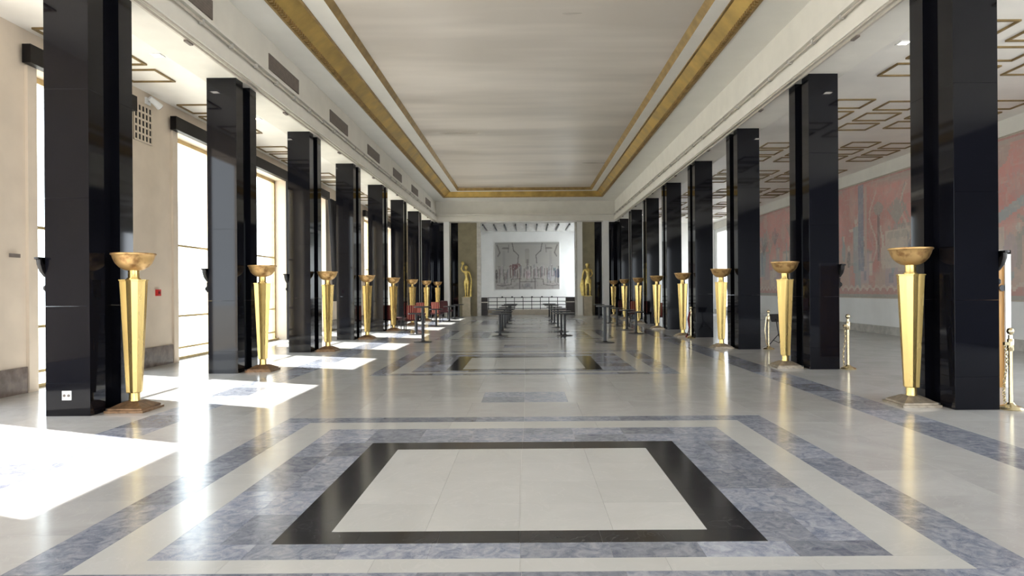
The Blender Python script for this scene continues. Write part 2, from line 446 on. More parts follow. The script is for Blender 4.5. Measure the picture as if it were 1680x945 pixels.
# pilaster strips either side of windows 1 to 3
mb = MB()
for k in range(0, 7):
    y0, y1 = WO0 + BAY * k, WO1 + BAY * k
    mb.box(XWL, XWL + 0.05, y0 - 0.20, y0, 0, 5.3); mb.box(XWL, XWL + 0.05, y1, y1 + 0.20, 0, 5.3)
struct(mb.build('trim_3', M['wall']))

# perforated wall grille
for k, (yy, lab) in enumerate(((13.92, 'black and cream square-hole grille high on the pier before the second window'), (13.92 + BAY * 2, 'black square-hole wall grille high beside the diagonal curtain, fourth pier'))):
    g = thing('wall_grille', lab, 'grille', (XWL + 0.0, yy, 5.18))
    MB().box(0, 0.008, -0.34, 0.34, -0.40, 0.40).build('backing', M['pelmet'], g)
    for i in range(6):
        yb = -0.34 + i * 0.128
        MB().box(0.006, 0.03, yb, yb + 0.035, -0.40, 0.40).build('bar', M['wall'], g)
    for j in range(6):
        zb = -0.40 + j * 0.153
        MB().box(0.006, 0.028, -0.34, 0.34, zb, zb + 0.035).build('bar', M['wall'], g)
sp = thing('wall_spotlight', 'small pale spotlight on the wall just above the nearest square-hole grille', 'spotlight', (XWL, 14.1, 5.70))
MB().box(0, 0.03, -0.09, 0.09, -0.07, 0.07).build('plate', M['plastic'], sp)
MB().tube([(0.03, 0, 0), (0.12, 0.02, 0.0), (0.16, 0.05, -0.03)], 0.015, 8).build('arm', M['base_grey'], sp, True)
hd = MB().tube([(0.10, -0.08, 0.05), (0.16, 0.05, -0.03), (0.20, 0.14, -0.09)], [0.05, 0.065, 0.075], 14).build('head', M['plastic'], sp, True)
MB().tube([(0.199, 0.138, -0.088), (0.206, 0.152, -0.098)], 0.06, 14).build('lens', M['grey'], hd)
# fire alarm, small sign, socket
fa = thing('fire_alarm', 'small red fire alarm box on the pier behind the nearest left torch', 'alarm', (XWL, 14.43, 1.6))
fc = MB().box(0, 0.05, -0.07, 0.07, -0.07, 0.07).build('case', M['red'], fa)
MB().box(0.05, 0.056, -0.035, 0.035, -0.03, 0.03).build('push_plate', M['rope'], fc)
sg = thing('wall_sign', 'small dark sign on the wall at the far left edge', 'sign', (XWL, 10.35, 2.2))
MB().box(0.05, 0.062, -0.11, 0.11, -0.03, 0.03).build('plate', M['grey'], sg)
MB().box(0.0, 0.05, -0.02, 0.02, -0.02, 0.02).build('stud', M['grey'], sg)

# drapes beside windows
def drape(name, label, yt, yb, wt, wb, zt, zb, x):
    mb = MB(); n = 18; rr = []
    for z, yc, wd in ((zb, yb, wb), ((zb + zt) / 2, (yb * 0.45 + yt * 0.55), (wt + wb) / 2 * 0.85), (zt, yt, wt)):
        ring_ = []
        for i in range(n): ring_.append((x + 0.05 * math.sin(i * 1.9) - 0.06, yc - wd / 2 + wd * i / (n - 1), z))
        for i in reversed(range(n)): ring_.append((x + 0.05 * math.sin(i * 1.9) + 0.04, yc - wd / 2 + wd * i / (n - 1), z))
        rr.append(ring_)
    mb.rings(rr)
    return tag(mb.build(name, M['curtain'], smooth=True), label, 'curtain', 'black drapes by the windows')
drape('window_curtain', 'black curtain hanging straight at the end of the third window', 21.98, 21.98, 0.34, 0.30, 5.28, 0.02, XWL + 0.22)
drape('window_curtain', 'black curtain swept sideways beside the fourth window', 26.6, 27.0, 1.0, 0.45, 5.28, 1.2, XWL + 0.3)

# ------------------------------------------------------------------ right wall with mural
mb = MB()
WR = [(-8.4, -4.7), (0.4, 11.4), (38.8, 42.4)]           # daylight openings outside the view; those before the mural added to brighten the aisle
for a, b_ in ((YN, -8.4), (11.4, 38.8), (42.4, 43.0)): mb.box(XWR, XWR + 0.3, a, b_, -0.02, ZA + 0.2)
for a, b_ in WR: mb.box(XWR, XWR + 0.3, a, b_, -0.02, 0.5); mb.box(XWR, XWR + 0.3, a, b_, 5.2, ZA + 0.2)
wall_r = struct(mb.build('wall_right', M['white']))
MB().box(XWR, XWR + 0.3, -4.7, 0.4, -0.02, ZA + 0.2).build('unseen_dark_panel', M['pelmet'], wall_r)  # unseen stretch added dark so the column fronts reflect black
struct(MB().box(XWR - 0.06, XWR, 11.4, 43.0, 5.46, ZA).build('trim_4', M['plaster']))
struct(MB().box(XWR - 0.04, XWR, 11.4, 43.0, 0, 0.28).build('baseboard_right', M['base_grey']))

class Canvas:
    """a painter's grid: colours laid as shapes on a flat sheet"""
    def __init__(s, w, h, res, base):
        s.w, s.h = w, h; s.nx, s.ny = int(w / res), int(h / res)
        s.U, s.V = np.meshgrid((np.arange(s.nx) + .5) / s.nx * w, (np.arange(s.ny) + .5) / s.ny * h)
        s.c = np.ones((s.ny, s.nx, 3)) * np.array(base)
    def noise(s, cell, seed, sx=1.0):
        r = np.random.default_rng(seed); gx, gy = int(s.w / cell / sx) + 3, int(s.h / cell) + 3
        g = r.random((gy, gx)); u = s.U / cell / sx; v = s.V / cell
        i, j = u.astype(int), v.astype(int); a, b = u - i, v - j; a = a * a * (3 - 2 * a); b = b * b * (3 - 2 * b)
        return (g[j, i] * (1 - a) + g[j, i + 1] * a) * (1 - b) + (g[j + 1, i] * (1 - a) + g[j + 1, i + 1] * a) * b
    def mix(s, mask, col, al=1.0):
        k = (np.clip(mask, 0, 1) * al)[..., None]; s.c = s.c * (1 - k) + np.array(col) * k
    def rect(s, u0, u1, v0, v1, col, al=0.9):
        s.mix(((s.U > u0) & (s.U < u1) & (s.V > v0) & (s.V < v1)).astype(float), col, al)
    def ell(s, u, v, ru, rv, col, al=0.9):
        s.mix(((((s.U - u) / ru) ** 2 + ((s.V - v) / rv) ** 2) < 1).astype(float), col, al)
    def line(s, pts, w, col, al=0.9):
        for (a, b), (c, d) in zip(pts[:-1], pts[1:]):
            L2 = (c - a) ** 2 + (d - b) ** 2 + 1e-9
            t = np.clip(((s.U - a) * (c - a) + (s.V - b) * (d - b)) / L2, 0, 1)
            dd = np.hypot(s.U - a - t * (c - a), s.V - b - t * (d - b))
            s.mix((dd < w).astype(float), col, al)
    def mesh(s, name, to3d):
        u = np.linspace(0, s.w, s.nx + 1); v = np.linspace(0, s.h, s.ny + 1)
        UU, VV = np.meshgrid(u, v)
        me = bpy.data.meshes.new(name)
        vs_ = [to3d(a, b) for a, b in zip(UU.ravel(), VV.ravel())]
        k = s.nx + 1
        fs = [(j * k + i, j * k + i + 1, (j + 1) * k + i + 1, (j + 1) * k + i) for j in range(s.ny) for i in range(s.nx)]
        me.from_pydata(vs_, [], fs)
        at = me.attributes.new('paint', 'FLOAT_COLOR', 'FACE')
        rgba = np.ones((s.ny * s.nx, 4), np.float32); rgba[:, :3] = np.clip(s.c.reshape(-1, 3), 0, 1)
        at.data.foreach_set('color', rgba.ravel())
        me.materials.append(M['paint']); me.update()
        return me
# mural: u runs along Y from the far end of the painting towards the camera
MY0, MY1, MZ0, MZ1 = 12.0, 38.0, 1.26, 5.42
C = Canvas(MY1 - MY0, MZ1 - MZ0, 0.055, (0.62, 0.33, 0.29))
PINK, ROSE, BEI, CRE, GRE, BLU, TEA, DRK, LIL = (0.56, 0.29, 0.25), (0.48, 0.25, 0.22), (0.52, 0.43, 0.36), (0.60, 0.53, 0.45), (0.37, 0.35, 0.31), (0.24, 0.27, 0.33), (0.34, 0.40, 0.40), (0.24, 0.21, 0.20), (0.46, 0.38, 0.39)
C.mix(np.clip((C.noise(1.3, 1) - 0.45) * 3, 0, 1), ROSE, 0.6)
C.mix(np.clip((C.noise(0.6, 2) - 0.6) * 4, 0, 1), CRE, 0.35)
C.mix(np.clip((1.55 - C.V + (C.noise(1.6, 3) - 0.5) * 1.6) * 2.5, 0, 1), BEI, 0.75)
C.mix(np.clip((C.V - 3.75 + (C.noise(1.1, 4) - 0.5) * 1.1) * 3, 0, 1), GRE, 0.7)
r_ = random.Random(5)
for i in range(34):                                    # towers and house fronts
    u = r_.uniform(0, 26); w_ = r_.uniform(0.3, 0.9); b_ = r_.uniform(0.35, 1.0); t_ = b_ + r_.uniform(0.5, 1.6)
    C.rect(u, u + w_, b_, t_, r_.choice([CRE, BEI, LIL, TEA, PINK, CRE]), 0.75)
    C.line([(u, t_), (u + w_, t_)], 0.05, GRE, 0.7); C.line([(u, b_), (u, t_)], 0.04, LIL, 0.6)
    if r_.random() < 0.5: C.rect(u + w_ * .3, u + w_ * .65, b_ + .1, b_ + .45, r_.choice([PINK, BLU, TEA]), 0.6)
for i in range(26):                                    # standing figures
    u = r_.uniform(0, 26); v = r_.uniform(0.7, 1.9); hgt = r_.uniform(0.7, 1.2); c_ = r_.choice([CRE, BLU, TEA, LIL, DRK, GRE])
    C.ell(u, v + hgt * 0.4, 0.14, hgt * 0.42, c_, 0.8); C.ell(u, v + hgt * 0.93, 0.09, 0.11, CRE, 0.9)
    C.line([(u, v + hgt * 0.65), (u + r_.uniform(-.5, .5), v + hgt * r_.uniform(.6, 1.3))], 0.05, c_, 0.8)
for i in range(16):                                    # trees and sprays
    u = r_.uniform(0, 26); v = r_.uniform(1.8, 2.8); c_ = r_.choice([GRE, DRK, TEA])
    for q in range(7):
        a_ = R(90 + (q - 3) * 14); ln = r_.uniform(0.5, 0.95)
        C.line([(u, v), (u + math.cos(a_) * ln, v + math.sin(a_) * ln)], 0.045, c_, 0.65)
for i in range(14):
    u = r_.uniform(0, 26); pts = [(u + 0.25 * math.sin(q * .9 + i), 1.3 + q * 0.3) for q in range(9)]
    C.line(pts, 0.05, r_.choice([CRE, GRE, BEI]), 0.6)
def mu(Y): return MY1 - Y
# features seen between the columns
C.rect(mu(24.35), mu(23.95), 0.95, 4.1, BLU, 0.85); C.rect(mu(24.7), mu(24.35), 0.9, 2.6, TEA, 0.75); C.rect(mu(23.9), mu(23.75), 1.0, 4.0, BEI, 0.8)
C.rect(mu(23.0), mu(22.85), 1.3, 3.0, DRK, 0.75); C.ell(mu(22.95), 3.1, 0.3, 0.22, GRE, 0.8)
C.rect(mu(22.5), mu(21.2), 1.0, 2.3, CRE, 0.8)
for q in range(9): C.line([(mu(21.8), 2.5), (mu(21.8) + (q - 4) * 0.13, 3.3 - abs(q - 4) * 0.08)], 0.05, GRE, 0.85)
for q in range(3): C.ell(mu(22.2 - q * 0.42), 2.1, 0.2, 0.14, GRE, 0.4)
C.rect(mu(24.6), mu(24.2), 0.2, 1.0, TEA, 0.7); C.rect(mu(23.6), mu(23.2), 0.35, 0.75, PINK, 0.7)
C.rect(mu(17.4), mu(15.6), 2.35, 4.0, (0.58, 0.28, 0.24), 0.7); C.line([(mu(17.4), 2.0), (mu(16.2), 2.5)], 0.13, TEA, 0.85)
C.ell(mu(17.2), 3.9, 0.5, 0.5, GRE, 0.6); C.rect(mu(17.3), mu(16.9), 0.9, 1.9, CRE, 0.7); C.ell(mu(16.7), 1.2, 0.25, 0.5, LIL, 0.7); C.ell(mu(16.75), 0.62, 0.2, 0.14, TEA, 0.9)
C.mix(np.clip((C.noise(0.35, 9, 0.6) - 0.55) * 3, 0, 1), GRE, 0.12)
wv = 0.34 + 0.06 * np.sin(C.U * 14)
C.mix((C.V < wv).astype(float), (0.48, 0.27, 0.24), 0.85); C.mix((np.abs(C.V - wv) < 0.05).astype(float), CRE, 0.8)
C.mix((C.V < 0.12).astype(float), (0.36, 0.37, 0.33), 0.9); C.mix((C.V > 4.08).astype(float), (0.46, 0.24, 0.21), 0.9)
for sd in range(8):                                     # fine brushwork over everything
    nn = C.noise(0.22 + 0.05 * sd, 40 + sd, 0.5 if sd % 2 else 1.6)
    C.mix((np.abs(nn - 0.5) < 0.035).astype(float), (CRE, GRE, LIL, BEI)[sd % 4], 0.15)
C.c = np.clip(C.c * 1.12 + 0.02, 0, 0.9)
mural = thing('mural', 'long pink and beige painted mural of figures and towers on the right wall', 'mural', (XWR - 0.004, 0, 0))
me = C.mesh('painted_canvas', lambda u, v: (-0.02, MY1 - u, MZ0 + v))
obj('painted_canvas', me, mural)
MB().box(-0.018, 0.0, MY0, MY1, MZ0, MZ1).build('backing', M['stone'], mural)
MB().box(-0.035, 0.0, MY0, MY1, MZ1, MZ1 + 0.035).build('edge_strip', M['stone'], mural)
MB().box(-0.035, 0.0, MY0, MY1, MZ0 - 0.03, MZ0).build('edge_strip', M['stone'], mural)

# ------------------------------------------------------------------ near end, far end
mb = MB()                                               # the hall's unseen near end: dark for reflections, openings added for more daylight
for a, b_ in ((XWL - 0.5, -4.6), (4.6, 6.8), (11.9, XWR + 0.3)): mb.box(a, b_, YN - 0.3, YN, 0, 7.85)
mb.box(-4.6, 4.6, YN - 0.3, YN, 5.6, 7.85); mb.box(6.8, 11.9, YN - 0.3, YN, 5.3, 7.85)
struct(mb.build('wall_near', M['dark_wood']))
# end beam
eb = struct(MB().box(-XB, XB, 40.2, 41.0, ZS, 7.85).build('beam_far', M['plaster']))
MB().box(-XB, XB, 39.98, 40.2, ZS + 0.36, ZS + 0.42).build('moulding', M['plaster'], eb)
MB().box(-XB, XB, 40.16, 40.2, ZS, ZS + 0.28).build('lower_fascia', M['plaster'], eb)
# end wall: dark slots, olive panels and portal
PX0, PX1 = -3.08, 3.13
PT = 5.95
mb = MB()
mb.box(-4.25, PX0, 41.0, 41.6, 0, ZS + 0.2); mb.box(PX1, 4.25, 41.0, 41.6, 0, ZS + 0.2); mb.box(PX0, PX1, 41.0, 41.6, PT, ZS + 0.2)
wf = struct(mb.build('wall_far', M['olive']))
struct(MB().box(XWL - 0.5, -4.25, 43.0, 43.3, 0, 7.85).build('wall_far_left', M['wall']))
struct(MB().box(4.25, XWR + 0.3, 43.0, 43.3, 0, 7.85).build('wall_far_right', M['white']))
for sx in (-1, 1):
    a, b_ = sorted((sx * 4.25, sx * 4.72)); MB().box(a, b_, 41.2, 41.6, 0, ZS + 0.2).build('black_pilaster', M['black'], wf)
    a, b_ = sorted((sx * 4.72, sx * 5.06)); MB().box(a, b_, 40.3, 41.0, 0, ZS).build('white_pilaster', M['white'], wf)
    a, b_ = sorted((sx * 5.06, sx * 6.4)); MB().box(a, b_, 41.2, 41.6, 0, ZS + 0.2).build('black_panel', M['black'], wf)
MB().box(PX0, PX0 + 0.22, 40.97, 41.62, 0, PT).build('portal_jamb', M['base_grey'], wf)
MB().box(PX1 - 0.10, PX1, 40.97, 41.62, 0, PT).build('portal_jamb', M['base_grey'], wf)
MB().box(PX1 + 0.02, PX1 + 0.36, 40.94, 41.0, 0, PT + 0.1).build('white_pilaster', M['white'], wf)
# stairwell beyond the portal
mb = MB(); mb.box(-4.6, -4.4, 41.6, 48.2, -2.0, 6.6)
mb.box(4.4, 4.6, 41.6, 43.6, -2.0, 6.6); mb.box(4.4, 4.6, 43.6, 47.9, 4.8, 6.6); mb.box(4.4, 4.6, 47.9, 48.2, -2, 6.6); mb.box(4.4, 4.6, 43.6, 47.9, -2, 0.3)
struct(mb.build('wall_stairwell', M['white']))
wb = struct(MB().box(-4.6, 4.6, 48.0, 48.3, -2.0, 6.6).build('wall_back', M['white']))
struct(MB().box(-4.6, 4.6, 43.2, 48.2, -2.2, -2.0).build('floor_stairwell', M['stone']))
cs = struct(MB().box(-4.6, 4.6, 41.6, 48.2, 5.86, 6.25).build('ceiling_stairwell', M['base_grey']))
for i in range(9):
    x = -2.8 + i * 0.7
    MB().box(x - 0.04, x + 0.04, 42.4, 46.4, 5.77, 5.86).build('dark_slat', M['dark_metal'], cs)
# artwork on the back wall
AX0, AX1, AZ0, AZ1 = -2.28, 2.40, 1.66, 5.08
C = Canvas(AX1 - AX0, AZ1 - AZ0, 0.032, (0.36, 0.345, 0.32))
C.mix(np.clip((C.noise(0.7, 21) - 0.4) * 2, 0, 1), (0.41, 0.385, 0.335), 0.6)
INK, PLU, SLA, PAL, NAV = (0.10, 0.09, 0.09), (0.15, 0.07, 0.07), (0.17, 0.175, 0.19), (0.46, 0.44, 0.40), (0.04, 0.06, 0.10)
W_, H_ = C.w, C.h
C.rect(0, W_, H_ - 0.16, H_, (0.30, 0.30, 0.28), 0.7); C.rect(0, W_, 0, 0.55, (0.37, 0.34, 0.33), 0.6)
for sx in (0, 1):
    f = (lambda u: u) if sx == 0 else (lambda u: W_ - u)
    C.line([(f(0.15), H_ - 0.2), (f(0.35), H_ - 0.75), (f(0.2), H_ - 1.0)], 0.05, INK, 0.6)
    C.line([(f(1.25), H_ - 0.05), (f(1.35), H_ - 0.6), (f(1.7), H_ - 0.95), (f(1.65), H_ - 1.5)], 0.035, INK, 0.75)
    C.line([(f(1.0), H_ - 0.2), (f(0.95), H_ - 0.7)], 0.04, INK, 0.5); C.ell(f(0.75), H_ - 0.42, 0.26, 0.07, INK, 0.6)
    C.rect(min(f(0.55), f(0.75)), max(f(0.55), f(0.75)), 1.3, H_ - 0.6, SLA, 0.2)
    for q in range(6):
        u = 0.1 + q * 0.19; C.line([(f(u), 0.5), (f(u + 0.03), 1.2 + 0.2 * math.sin(q * 2.1))], 0.045, (INK, SLA, PAL)[q % 3], 0.6)
    C.line([(f(0.15), 0.32), (f(0.5), 0.25), (f(1.15), 0.35), (f(1.2), 0.75), (f(1.9), 0.78)], 0.03, INK, 0.6)
    C.line([(f(1.78), 0.05), (f(1.78), 0.8)], 0.035, INK, 0.6)
    for q in range(5):
        u = 1.15 + q * 0.17; C.line([(f(u), 0.9), (f(u), 1.6 + 0.15 * math.sin(q * 1.7 + sx))], 0.05, (PLU if sx == 0 else LIL, SLA, INK)[q % 3], 0.55)
C.ell(1.35, 1.62, 0.32, 0.22, PLU, 0.8); C.ell(1.65, 1.75, 0.2, 0.14, PLU, 0.7); C.rect(1.25, 1.5, 1.0, 1.6, PLU, 0.5)
C.ell(2.33, H_ - 0.6, 0.17, 0.16, (0.28, 0.27, 0.24), 0.85); C.rect(2.17, 2.5, 1.9, H_ - 0.62, (0.30, 0.29, 0.25), 0.75); C.rect(2.26, 2.44, 1.5, 2.2, INK, 0.5)
C.ell(2.35, 1.1, 0.24, 0.32, LIL, 0.8); C.line([(1.85, 0.55), (2.9, 0.55)], 0.03, INK, 0.6); C.ell(2.35, 0.3, 0.22, 0.16, SLA, 0.5)
C.ell(4.55, 1.15, 0.22, 0.32, NAV, 0.9); C.ell(4.3, 1.45, 0.12, 0.14, (0.12, 0.2, 0.22), 0.8); C.ell(4.1, 1.0, 0.3, 0.4, (0.45, 0.45, 0.5), 0.5); C.ell(0.1, 1.1, 0.12, 0.35, INK, 0.8)
for q in range(46):                                     # crowd of small standing figures
    u = 0.1 + q * 0.1; v = 0.75 + 0.25 * math.sin(q * 1.3) ** 2; hh = 0.45 + 0.3 * abs(math.sin(q * 2.7))
    C.line([(u, v), (u + 0.03 * math.sin(q), v + hh)], 0.03, (INK, SLA, PAL, LIL, PLU)[(q * 7) % 5], 0.6); C.ell(u, v + hh + 0.06, 0.035, 0.045, PAL, 0.7)
C.mix(np.clip((C.noise(0.14, 22) - 0.6) * 4, 0, 1) * (C.V < 1.7), INK, 0.35)
art = thing('wall_picture', 'large grey figure painting on the bright white wall at the far end', 'painting', (0, 48.0, 0))
obj('painted_canvas', C.mesh('painted_canvas', lambda u, v: (AX0 + u, -0.045, AZ0 + v)), art)
MB().box(AX0, AX1, -0.042, 0.0, AZ0, AZ1).build('backing', M['white'], art)
# kerb, steps, railing and dark counters at the top of the stairs
struct(MB().box(-4.4, 4.4, 43.0, 43.3, -2.0, 0.34).build('stair_kerb', M['stone']))
rl = thing('balustrade', 'black metal balustrade in front of the bright white wall', 'railing', (0, 43.12, 0.34))
for z in (0.06, 0.30, 0.52, 0.78):
    MB().box(-2.55, 2.66, -0.025, 0.025, z - 0.022, z + 0.022).build('rail', M['dark_metal'], rl)
for i in range(10):
    x = -2.5 + i * 0.565
    MB().box(x - 0.022, x + 0.022, -0.022, 0.022, 0, 0.78).build('post', M['dark_metal'], rl)
for i in range(6):
    x = -1.6 + i * 0.65
    MB().lathe([(0.03, 0), (0.06, 0.03), (0.06, 0.07), (0.03, 0.1)], 10, x, 0).build('boss', M['dark_metal'], rl, loc=(0, 0, 0.76))
for lab, x0, x1 in (('dark wooden counter left of the far balustrade', -3.2, -2.5), ('dark wooden counter right of the far balustrade', 2.5, 3.22)):
    c = thing('counter', lab, 'counter', ((x0 + x1) / 2, 42.6, 0), 0, 'dark counters flanking the stairs')
    hw = (x1 - x0) / 2
    MB().box(-hw + 0.03, hw - 0.03, -0.3, 0.3, 0, 0.80).build('body', M['dark_wood'], c)
    MB().box(-hw, hw, -0.34, 0.34, 0.80, 0.86).build('shelf', M['rail'], c)
    MB().box(-hw + 0.03, hw - 0.03, 0.05, 0.3, 0.86, 1.14).build('upstand', M['dark_wood'], c)

# ------------------------------------------------------------------ columns
COURSES = [(0.0, 0.43), (0.43, 1.43), (1.43, 2.84), (2.84, 4.26), (4.26, ZS)]
SL, CORE = 0.29, 0.16        # half widths of the slabs and of the recessed core
XCOL = {-1: -5.98, 1: 5.86}
def block(x0, x1, y0, y1, z0, z1):
    g = 0.0006; c = 0.0012
    mb = MB(); rr = []
    for z, i in ((z0 + g, c), (z0 + g + c, 0), (z1 - g - c, 0), (z1 - g, c)):
        a, b_, p, q = x0 + i, x1 - i, y0 + i, y1 - i; k = c
        rr.append([(a + k, p, z), (b_ - k, p, z), (b_, p + k, z), (b_, q - k, z), (b_ - k, q, z), (a + k, q, z), (a, q - k, z), (a, p + k, z)])
    return mb.rings(rr)
def column(label, loc, sx):
    t = thing('marble_column', label, 'column', loc, 0, 'black marble columns')
    for z0, z1 in COURSES:
        block(-SL, SL, -0.48, -0.17, z0, z1).build('front_block', M['black'], t)
        block(-SL, SL, 0.17, 0.48, z0, z1).build('rear_block', M['black'], t)
        block(-CORE, CORE, -0.169, 0.169, z0, z1).build('core_block', M['black'], t)
    return t
c0 = {}
DETL = ['with a white socket near its foot', 'beside the second window', 'beside the third window', '', '', '', '', '']
for sx, nm in ((-1, 'window side'), (1, 'mural side')):
    for n in range(NCOL):
        lab = 'glossy black marble column, %s on the %s%s' % (nth(n), nm, (' ' + DETL[n]) if sx < 0 and n == 0 else '')
        if n == 0: c0[sx] = column(lab, (XCOL[sx], YC(0), 0), sx)
        else: dup(c0[sx], (XCOL[sx], YC(n), 0), 0, lab)
sk = thing('wall_socket', 'white double socket low on the nearest left black column', 'socket', (-5.99, YC(0) - 0.4795, 0.27))
spl = MB().box(-0.06, 0.06, -0.014, 0.0, -0.06, 0.06).build('plate', M['plastic'], sk)
for dx in (-0.028, 0.028): MB().lathe([(0.018, 0), (0.018, 0.004)], 12).build('outlet', M['grey'], spl, loc=(dx, -0.016, 0.0)).rotation_euler = (R(90), 0, 0)

# ------------------------------------------------------------------ torches
def hexring(r, z, rot, conc=0.93):
    out = []
    for j in range(12):
        a = rot + j * math.pi / 6
        rr_ = r if j % 2 == 0 else r * math.cos(math.pi / 6) * conc
        out.append((rr_ * math.cos(a), rr_ * math.sin(a), z))
    return out
def torch(label, loc, sx, base_m):
    t = thing('torch_lamp', label, 'floor lamp', loc, 0, 'gilded torch lamps before the columns')
    # stepped pyramid foot
    b_ = 0.26; mb = MB()
    sq = lambda h, z: [(-h, -h, z), (h, -h, z), (h, h, z), (-h, h, z)]
    mb.rings([sq(b_, 0), sq(b_, 0.03), sq(b_ - 0.03, 0.035), sq(b_ - 0.03, 0.055), sq(0.10, 0.125), sq(0.09, 0.13)])
    mb.build('foot', base_m, t)
    MB().lathe([(0.075, 0.12), (0.068, 0.15), (0.068, 0.26)], 20).build('lower_neck', M['gold'], t, True)
    rot = R(-90 - sx * 20)
    sh = MB().rings([hexring(0.10, 0.24, rot), hexring(0.104, 0.25, rot), hexring(0.178, 1.76, rot), hexring(0.19, 1.765, rot), hexring(0.19, 1.78, rot), hexring(0.12, 1.785, rot)])
    so = sh.build('shaft', M['gold'], t)
    MB().lathe([(0.09, 1.784), (0.088, 1.80), (0.075, 1.805)], 20).build('collar', M['gold'], so, True)
    MB().lathe([(0.075, 1.775), (0.07, 1.79), (0.07, 1.91), (0.085, 1.92)], 20).build('upper_neck', M['gold'], t, True)
    prof = [(0.07, 1.905), (0.12, 1.915), (0.175, 1.95), (0.22, 2.0), (0.248, 2.06), (0.262, 2.11), (0.278, 2.118), (0.278, 2.132), (0.255, 2.132), (0.235, 2.06), (0.17, 1.98), (0.08, 1.95)]
    bo = MB().lathe(prof, 32).build('bowl', M['gold_bowl'], t, True, angle=50)
    rim = [(0.268 * math.cos(2 * math.pi * j / 32), 0.268 * math.sin(2 * math.pi * j / 32), 2.132) for j in range(33)]
    MB().tube(rim, 0.009, 6).build('rim', M['gold_bowl'], bo, True)
    return t
t0 = {}
for sx, nm in ((-1, 'window side'), (1, 'mural side')):
    for n in range(NCOL):
        lab = 'tall gilded torch-shaped floor lamp, %s on the %s' % (nth(n), nm)
        loc = (-5.37 if sx < 0 else 5.25, YC(n) - 0.05, 0)
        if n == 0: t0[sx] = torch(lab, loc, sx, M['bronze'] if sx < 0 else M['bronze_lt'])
        else: dup(t0[sx], loc, 0, lab)

# dark half bowls on the outer faces of the columns
def sconce(label, n, sx):
    t = thing('wall_bowl', label, 'sconce', (XCOL[sx] + sx * (SL + 0.001), YC(n) - 0.32, 1.6), 0, 'dark bowls on the columns')
    mb = MB(); prof = [(0.06, 0.18), (0.14, 0.22), (0.20, 0.29), (0.235, 0.38), (0.24, 0.44), (0.27, 0.445), (0.27, 0.47), (0.22, 0.47), (0.2, 0.4), (0.05, 0.3)]
    k = 16; rr = []
    for r, z in prof: rr.append([(sx * 0.62 * r * math.sin(math.pi * j / (k - 1)), r * math.cos(math.pi * j / (k - 1)), z) for j in range(k)])
    mb.rings(rr); mb.build('bowl', M['pelmet'], t, True, angle=50)
    a, b_ = sorted((0.0, sx * 0.07)); MB().box(a, b_, -0.06, 0.06, 0.0, 0.2).build('bracket', M['pelmet'], t)
    MB().lathe([(0.02, 0.02), (0.05, 0.05), (0.05, 0.09), (0.02, 0.12)], 12).build('knob', M['pelmet'], t, True, loc=(sx * 0.08, 0, 0))
for n in range(3):
    sconce('dark bowl bracket on the %s left column, facing the windows' % nth(n), n, -1)
    if n < 2: sconce('dark bowl bracket on the %s right column, facing the mural' % nth(n), n, 1)

# ------------------------------------------------------------------ beam vents, rails, downlights
for n in range(-1, NCOL - 1):
    yc = YC(n) + 1.6
    if n < 0: continue
    v = thing('beam_vent', 'brown-grey air vent on the left beam, %s' % (nth(n) + ' to the top edge of the view' if n == 0 else nth(n)), 'vent', (-XB, yc, 6.55), 0, 'vents along the left beam')
    MB().box(0, 0.02, -0.92, 0.92, -0.17, 0.17).build('backing', M['grey'], v)
    for i in range(7):
        z = -0.145 + i * 0.048
        MB().box(0.018, 0.023, -0.9, 0.9, z - 0.016, z + 0.016).build('louvre', M['grey'], v)
XB = 5.5
for side, sx, XB in (('left', -1, 5.5), ('right', 1, 5.4)):
    rt = thing('cable_rail', 'pale pipe rail with clips running along the %s beam' % side, 'rail', (sx * (XB - 0.07), 0, ZS + 0.33), 0, 'rails along the beams')
    MB().tube([(0, 5.0, 0), (0, 40.0, 0)], 0.022, 8).build('pipe', M['rail'], rt, True)
    for i in range(32):
        y = 5.6 + i * 1.095
        MB().box(-0.035, 0.035, y - 0.03, y + 0.03, -0.035, 0.04).build('clip', M['base_grey'], rt)
    lt = thing('light_track', 'thin light track with small fittings under the %s beam edge' % side, 'track', (sx * (XB + 0.06), 0, ZS - 0.032), 0, 'tracks under the beams')
    MB().box(-0.02, 0.02, 5.0, 40.0, -0.045, -0.0).build('channel', M['rail'], lt)
    for i in range(16):
        y = 6.5 + i * 2.19
        if min(abs(y - YC(n)) for n in range(NCOL)) < 0.6: continue
        MB().box(-0.03, 0.03, y - 0.10, y + 0.10, -0.075, -0.045).build('fitting', M['grey'], lt)
dl = None
def downlight(label, x, y):
    t = thing('downlight', label, 'ceiling light', (x, y, ZA), 0, 'recessed lights in the aisle ceilings')
    mb = MB()
    for a in ((-.10, .10, -.10, -.075), (-.10, .10, .075, .10), (-.10, -.075, -.075, .075), (.075, .10, -.075, .075)): mb.box(*a, -0.015, 0.0)
    mb.build('frame', M['plastic'], t)
    MB().box(-.075, .075, -.075, .075, -0.008, -0.003).build('diffuser', M['lamp'], t)
for n in range(0, NCOL - 1):
    downlight('small square lit downlight in the right aisle ceiling, %s' % nth(n), 6.62, YC(n) + 2.45)
    downlight('small square lit downlight in the left aisle ceiling, %s' % nth(n), -6.62, YC(n) + 2.8)

